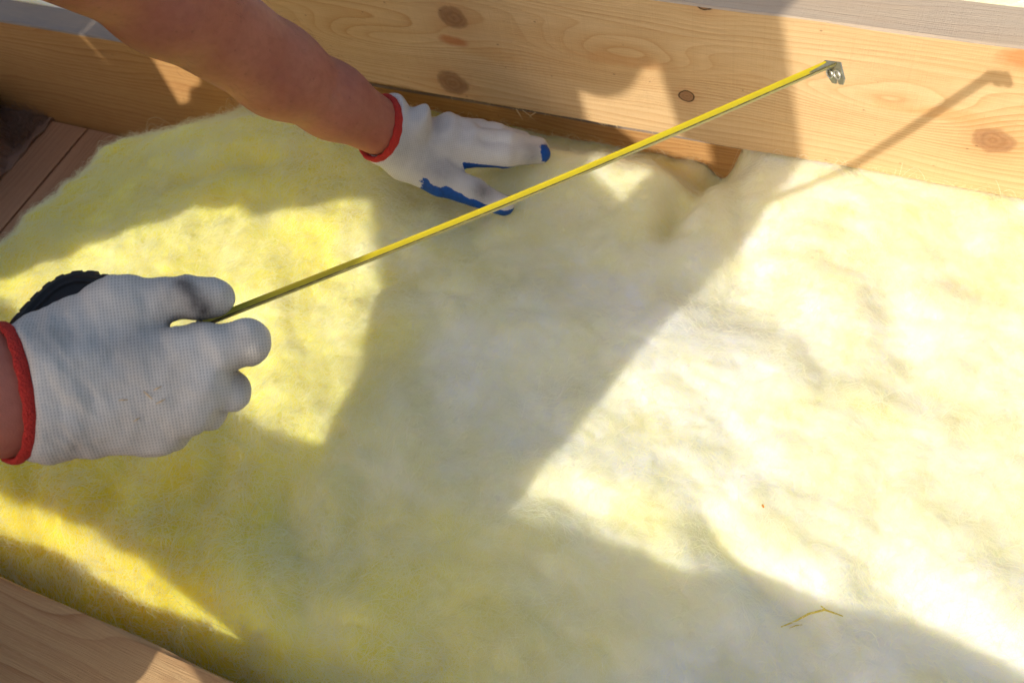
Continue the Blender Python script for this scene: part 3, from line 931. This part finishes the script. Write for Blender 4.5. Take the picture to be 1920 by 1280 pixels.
tag(tape, 'yellow tape measure drawn out from a black ribbed case in the gloved hand', 'tape measure')
def blade():
    rad = .0108; PH = R(46); ns = 96; nk = 13; th = .00035
    s0 = -.075; V = []; F = []; K = []
    for side in (0, 1):
        for i in range(ns + 1):
            s = s0 + (LT - s0) * i / ns
            for j in range(nk):
                ph = -PH + 2 * PH * j / (nk - 1)
                r = rad + (th if side else 0)
                sag = -.004 * math.sin(math.pi * max(s, 0) / LT)
                V.append(THUMB + d_t * s + b_t * (r * math.sin(ph)) - n_t * (r * math.cos(ph) - rad) + np.array([0, 0, sag]))
                K.append((s, -1 + 2 * j / (nk - 1), side))
    for side in (0, 1):
        o = side * (ns + 1) * nk
        for i in range(ns):
            for j in range(nk - 1):
                a = o + i * nk + j; q = (a, a + 1, a + nk + 1, a + nk)
                F.append(q if side == 0 else q[::-1])
    o1 = (ns + 1) * nk
    for i in range(ns):
        for j in (0, nk - 1):
            a = i * nk + j; F.append((a, a + nk, a + nk + o1, a + o1))
    o = mesh_obj('blade', V, F, BLADE, tape, True)
    add_vec(o, 'knit', K)
    return o
blade()
# hook: a bent steel plate with two punched rings and a nail notch
def hook():
    bm = bmesh.new()
    hw = .0115; top = .0030; bot = -.0120; th = .0009
    out = [(-hw, top), (hw, top), (hw, bot + .004), (hw - .004, bot), (.0018, bot), (.0012, bot + .0028), (-.0012, bot + .0028), (-.0018, bot), (-hw + .004, bot), (-hw, bot + .004)]
    def pt(bv, nv, dv): return Vector(TIP + d_t * (dv + .0006) + b_t * bv + n_t * nv)
    f = [bm.verts.new(pt(a, c, 0)) for a, c in out]; g = [bm.verts.new(pt(a, c, th)) for a, c in out]
    bm.faces.new(f); bm.faces.new(g[::-1])
    for i in range(len(out)):
        j = (i + 1) % len(out); bm.faces.new((f[i], g[i], g[j], f[j]))
    # tongue riveted along the blade
    tg = [(-.0045, -.014), (.0045, -.014), (.0045, .0008), (-.0045, .0008)]
    for lv in (0,):
        a = [bm.verts.new(pt(x, .0013 if abs(y) > .001 else top, y)) for x, y in tg]; c = [bm.verts.new(pt(x, .0004, y)) for x, y in tg]
        bm.faces.new(a); bm.faces.new(c[::-1])
        for i in range(4):
            j = (i + 1) % 4; bm.faces.new((a[i], c[i], c[j], a[j]))
    bmesh.ops.recalc_face_normals(bm, faces=bm.faces)
    me = bpy.data.meshes.new('hook'); bm.to_mesh(me); bm.free(); me.materials.append(STEEL)
    o = bpy.data.objects.new('hook', me); COL.objects.link(o); o.parent = tape; o.matrix_parent_inverse = Matrix.Translation(tape.location).inverted()
    for sgn in (-1, 1):
        ring('rivet', TIP + b_t * (.0054 * sgn) - n_t * .0050 - d_t * .0003, d_t, .0040, .0029, b_t, .00045, plain('bright_rim', (.80, .79, .72), .4, .8) if sgn < 0 else bpy.data.materials['bright_rim'], o, seg=28, ts=6, wob=0)
hook()
# case: rounded body lying behind the palm, rim towards the thumb side
ax_c = c_r * .80 + v_r * .52 - u_r * .15; ax_c /= np.linalg.norm(ax_c)
u_c = d_t - ax_c * (d_t @ ax_c); u_c /= np.linalg.norm(u_c); v_c = np.cross(ax_c, u_c)
def lathe_case(name, prof, mat, rib=0.0, nrib=0, seg=180, arc=(0, 2 * math.pi), parent=tape):
    V = []; F = []
    n = len(prof)
    for i in range(seg):
        a = arc[0] + (arc[1] - arc[0]) * i / seg
        sq = 1 + .05 * math.cos(4 * a)
        rb = rib * (1 if (math.sin(a * nrib) > -.25) else 0) if rib else 0
        for (r, h, k) in prof:
            rr = (r + rb * k) * sq
            V.append(CASE_C + u_c * math.cos(a) * rr + v_c * math.sin(a) * rr + ax_c * h)
    for i in range(seg):
        for j in range(n - 1):
            if arc[1] - arc[0] < 6.28 and i == seg - 1: continue
            q = (i * n + j, ((i + 1) % seg) * n + j, ((i + 1) % seg) * n + j + 1, i * n + j + 1)
            F.append(q)
    if arc[1] - arc[0] >= 6.28:
        F.append(tuple(i * n for i in reversed(range(seg)))); F.append(tuple(i * n + n - 1 for i in range(seg)))
    else:
        F.append(tuple(range(n))[::-1]); F.append(tuple((seg - 1) * n + j for j in range(n)))
        F += [(i * n, i * n + n - 1, (i + 1) * n + n - 1, (i + 1) * n) for i in range(seg - 1)]
    return mesh_obj(name, V, F, mat, parent)
lathe_case('case', [(.030, -.0165, 0), (.036, -.0165, 0), (.0385, -.014, 0), (.0385, .014, 0), (.036, .0168, 0), (.030, .0168, 0)], YPLAST)
pe = at(204, 524, .70) - CASE_C
th_e = math.atan2(pe @ v_c, pe @ u_c)
lathe_case('rubber_grip', [(.0200, -.0172, 0), (.0405, -.0165, 0), (.0432, -.012, 1), (.0440, -.006, 1), (.0440, .006, 1), (.0432, .012, 1), (.0400, .0182, .4), (.0365, .0200, 0), (.0345, .0182, 0), (.0335, .0196, 0), (.0315, .0196, 0), (.0305, .0180, 0), (.0200, .0184, 0)], RUBBER, .0026, 26, seg=200, arc=(th_e, th_e + 4.6))
# ------------------------------------------------------------------ small bits lying on the wool
STRAW = plain('straw', (.85, .68, .08), .6, 0, .3, 300, .4)
def sliver(name, pts, r, mat, label=None, cat=None, parent=None, group=None):
    V = []; F = []; ns = 5
    pts = [np.array(p) for p in pts]
    for i, p in enumerate(pts):
        t = pts[min(i + 1, len(pts) - 1)] - pts[max(i - 1, 0)]; t /= np.linalg.norm(t)
        a = np.cross(t, [0, 0, 1.0]); a /= np.linalg.norm(a) + 1e-9; b = np.cross(t, a)
        rr = r * (1 - .55 * abs(2 * i / (len(pts) - 1) - 1))
        for k in range(ns):
            an = 2 * math.pi * k / ns
            V.append(p + a * math.cos(an) * rr + b * math.sin(an) * rr * .45)
    for i in range(len(pts) - 1):
        for k in range(ns):
            F.append((i * ns + k, i * ns + (k + 1) % ns, (i + 1) * ns + (k + 1) % ns, (i + 1) * ns + k))
    F.append(tuple(range(ns))[::-1]); F.append(tuple((len(pts) - 1) * ns + k for k in range(ns)))
    o = mesh_obj(name, V, F, mat, parent, origin=pts[0] if parent is None else None)
    if label: tag(o, label, cat, group)
    return o
def hz(x, y): return float(wool_h(np.array([x]), np.array([y]))[0])
def wool_pt(px_, py_, lift=.0025):
    z = 0.0
    for _ in range(4):
        p = onz(px_, py_, z); z = hz(p[0], p[1])
    p = onz(px_, py_, z); return np.array([p[0], p[1], z + lift])
st = sliver('straw', [wool_pt(*q, l) for q, l in [((1464, 1176), .002), ((1490, 1166), .003), ((1515, 1153), .004), ((1545, 1146), .005), ((1562, 1151), .004), ((1580, 1156), .002)]], .0011, STRAW,
            'thin forked yellow straw lying on the shaded white wool', 'straw')
sliver('twig', [wool_pt(1538, 1138, .004), wool_pt(1543, 1143, .005), wool_pt(1548, 1148, .005)], .0009, STRAW, parent=st)
sliver('twig', [wool_pt(1480, 1178, .002), wool_pt(1492, 1174, .003), wool_pt(1504, 1172, .002)], .0006, STRAW, parent=st)
sliver('wood_fleck', [wool_pt(1429, 946, .001), wool_pt(1430, 949, .002), wool_pt(1432, 952, .001)], .0013, plain('orange_fleck', (.75, .28, .02), .6), 'tiny orange fleck on the sunlit white wool', 'fleck')
# ragged splinters under the lower arris of the knotty joist
SPL = plain('splinter_wood', (.70, .50, .27), .7, 0, .2)
g = np.random.default_rng(5)
Vs = []; Fs = []
def add_splinter(p, d, L, r):
    b = len(Vs); d = d / np.linalg.norm(d); a = np.cross(d, [.3, .9, .2]); a /= np.linalg.norm(a); c = np.cross(d, a)
    mid = p + d * L * .5 + a * L * g.uniform(-.15, .15)
    for q, rr in ((p, r), (mid, r * .7), (p + d * L, r * .1)):
        for k in range(3):
            an = 2.1 * k; Vs.append(q + (a * math.cos(an) + c * math.sin(an)) * rr)
    for i in range(2):
        for k in range(3):
            Fs.append((b + i * 3 + k, b + i * 3 + (k + 1) % 3, b + (i + 1) * 3 + (k + 1) % 3, b + (i + 1) * 3 + k))
for X in np.concatenate([g.uniform(-.56, -.33, 150), g.uniform(-.90, -.10, 60), g.normal(-.45, .02, 25), g.normal(-.36, .012, 25)]):
    add_splinter(np.array([X, .754 + g.uniform(0, .006), .001]), np.array([g.normal(0, 1.0), -.5 + g.normal(0, .3), -.6 + g.normal(0, .3)]), abs(g.normal(0, .0035)) + .001, g.uniform(.0002, .0004))
add_splinter(np.array([-.462, .752, .0]), np.array([1, -.4, -.35]), .022, .0006)
add_splinter(np.array([-.470, .752, .0]), np.array([.6, -.4, -.6]), .016, .0007)
add_splinter(np.array([-.445, .752, .0]), np.array([-.7, -.4, -.6]), .012, .0008)
sp = mesh_obj('splinters', Vs, Fs, SPL, joist); sp['kind'] = 'stuff'

# ------------------------------------------------------------------ unseen timbers added on the sunny side to cast shadows
shadow_root = bpy.data.objects.new('shadow_frame', None); shadow_root.location = (-.55, -.22, -.27); COL.objects.link(shadow_root)
tag(shadow_root, 'added unseen timbers casting shadows from the sunny side of the bay', 'shadow_rail')
def slab(name, poly, y0, y1, mat=WOOD_POST):
    """a flat timber: outline in X-Z, thickness in Y"""
    n = len(poly)
    V = [(x, y, z) for y in (y0, y1) for x, z in poly]
    F = [tuple(range(n)), tuple(range(2 * n - 1, n - 1, -1))] + [(i, i + n, (i + 1) % n + n, (i + 1) % n) for i in range(n)]
    return mesh_obj(name, V, F, mat, shadow_root)
slab('unseen_post', [(-.86, .350), (-.535, .250), (-.450, .245), (-.655, 1.35), (-.80, 1.35), (-.663, .745), (-.612, .42), (-.66, .38)], -.225, -.175)  # unseen, outline cut to the edges of the central shadow
slab('shadow_brace', [(-.645, .355), (-.52, .53), (-.775, .735), (-.782, .815), (-.97, .90), (-1.06, .735), (-.79, .535), (-.70, .44)], -.175, -.150)  # added, kinked outline shapes the shadow round the lit joist patch
slab('unseen_post', [(-1.61, -.30), (-1.532, -.30), (-1.528, 1.35), (-1.66, 1.35), (-1.66, .81), (-1.612, .674)], -.225, -.175)  # unseen, slanted edge leaves a slit of light on the beam
slab('unseen_post', [(.90, -.30), (1.0, -.30), (1.0, 1.35), (.90, 1.35)], -.225, -.175)
slab('shadow_panel', [(-2.35, -.30), (-1.6125, -.30), (-1.6145, .674), (-1.670, .81), (-1.670, 1.35), (-2.35, 1.35)], -.2, -.175, WOOD_RAIL)  # added to shade the far left of the beam
r_ = timber('shadow_rail', -2.3, 1.2, -.255, -.226, .324, .424, [WOOD_RAIL], seg=20, seed=14)  # unseen, set to throw the straight shadow band across the wool
t2 = timber('shadow_board', -.46, 1.2, -.255, -.226, .20, .330, [WOOD_RAIL], seg=8, seed=16)  # added to close a stray lit gap on the wool
t_ = timber('shadow_board', -2.3, -.612, -.255, -.226, -.30, .270, [WOOD_RAIL], seg=12, seed=15)  # added to shade the left part of the near joist
for o in (r_, t_, t2):
    o.parent = shadow_root; o.matrix_parent_inverse = Matrix.Translation(shadow_root.location).inverted()

# short hairs on the bare left forearm
def arm_hair(n=700):
    g = np.random.default_rng(21)
    A = np.empty(len(person.data.vertices) * 3, np.float32); person.data.vertices.foreach_get('co', A); A = A.reshape(-1, 3)
    Nn = vnormals(person)
    ax = L_up - L_wr; ln = np.linalg.norm(ax); ax = ax / ln
    t = (A - L_wr) @ ax
    dist = np.linalg.norm((A - L_wr) - t[:, None] * ax, axis=1)
    idx = np.where((t > .02) & (t < ln) & (dist < .07))[0]
    pick = g.choice(idx, n)
    p0 = A[pick] + g.normal(0, .003, (n, 3)); nn = Nn[pick]
    dirn = -ax[None] * .9 + nn * .45 + g.normal(0, .3, (n, 3)); dirn /= np.linalg.norm(dirn, axis=1)[:, None]
    p0 = p0 - nn * .001
    L = g.uniform(.006, .012, n)
    P = np.stack([p0 + dirn * (L * k / 3)[:, None] - nn * (L * (k / 3) ** 2 * .25)[:, None] for k in range(4)], 1)
    hc = bpy.data.hair_curves.new('arm_hair'); hc.add_curves([4] * n)
    hc.attributes['position'].data.foreach_set('vector', P.astype(np.float32).ravel())
    ra = hc.attributes.get('radius') or hc.attributes.new('radius', 'FLOAT', 'POINT')
    ra.data.foreach_set('value', np.tile(np.array([.00005, .00004, .00003, .00001], np.float32), n))
    hc.materials.append(plain('hair', (.16, .07, .03), .5))
    o = bpy.data.objects.new('arm_hair', hc); COL.objects.link(o); o.parent = person; o['kind'] = 'stuff'
arm_hair()

# thin wood shavings caught on the knit of the right glove
GV = np.empty(len(gR.data.vertices) * 3, np.float32); gR.data.vertices.foreach_get('co', GV); GV = GV.reshape(-1, 3)
def on_glove(px_, py_):
    d = ray(px_, py_); q = GV - CAM; t = q @ d
    off = np.linalg.norm(q - t[:, None] * d, axis=1)
    c = np.where(off < .0025)[0]
    return CAM + d * (t[c].min() - .0006)
for a, b in (((269, 733), (286, 748)), ((288, 731), (303, 724)), ((292, 757), (310, 748)), ((222, 750), (240, 749)), ((250, 790), (262, 783))):
    p, q = on_glove(*a), on_glove(*b)
    sliver('wood_shaving', [p, (p + q) / 2 + c_r * .0008, q], .00055, SPL, 'tiny pale wood shaving stuck to the back of the tape-holding glove', 'shaving', group='shavings on the glove')
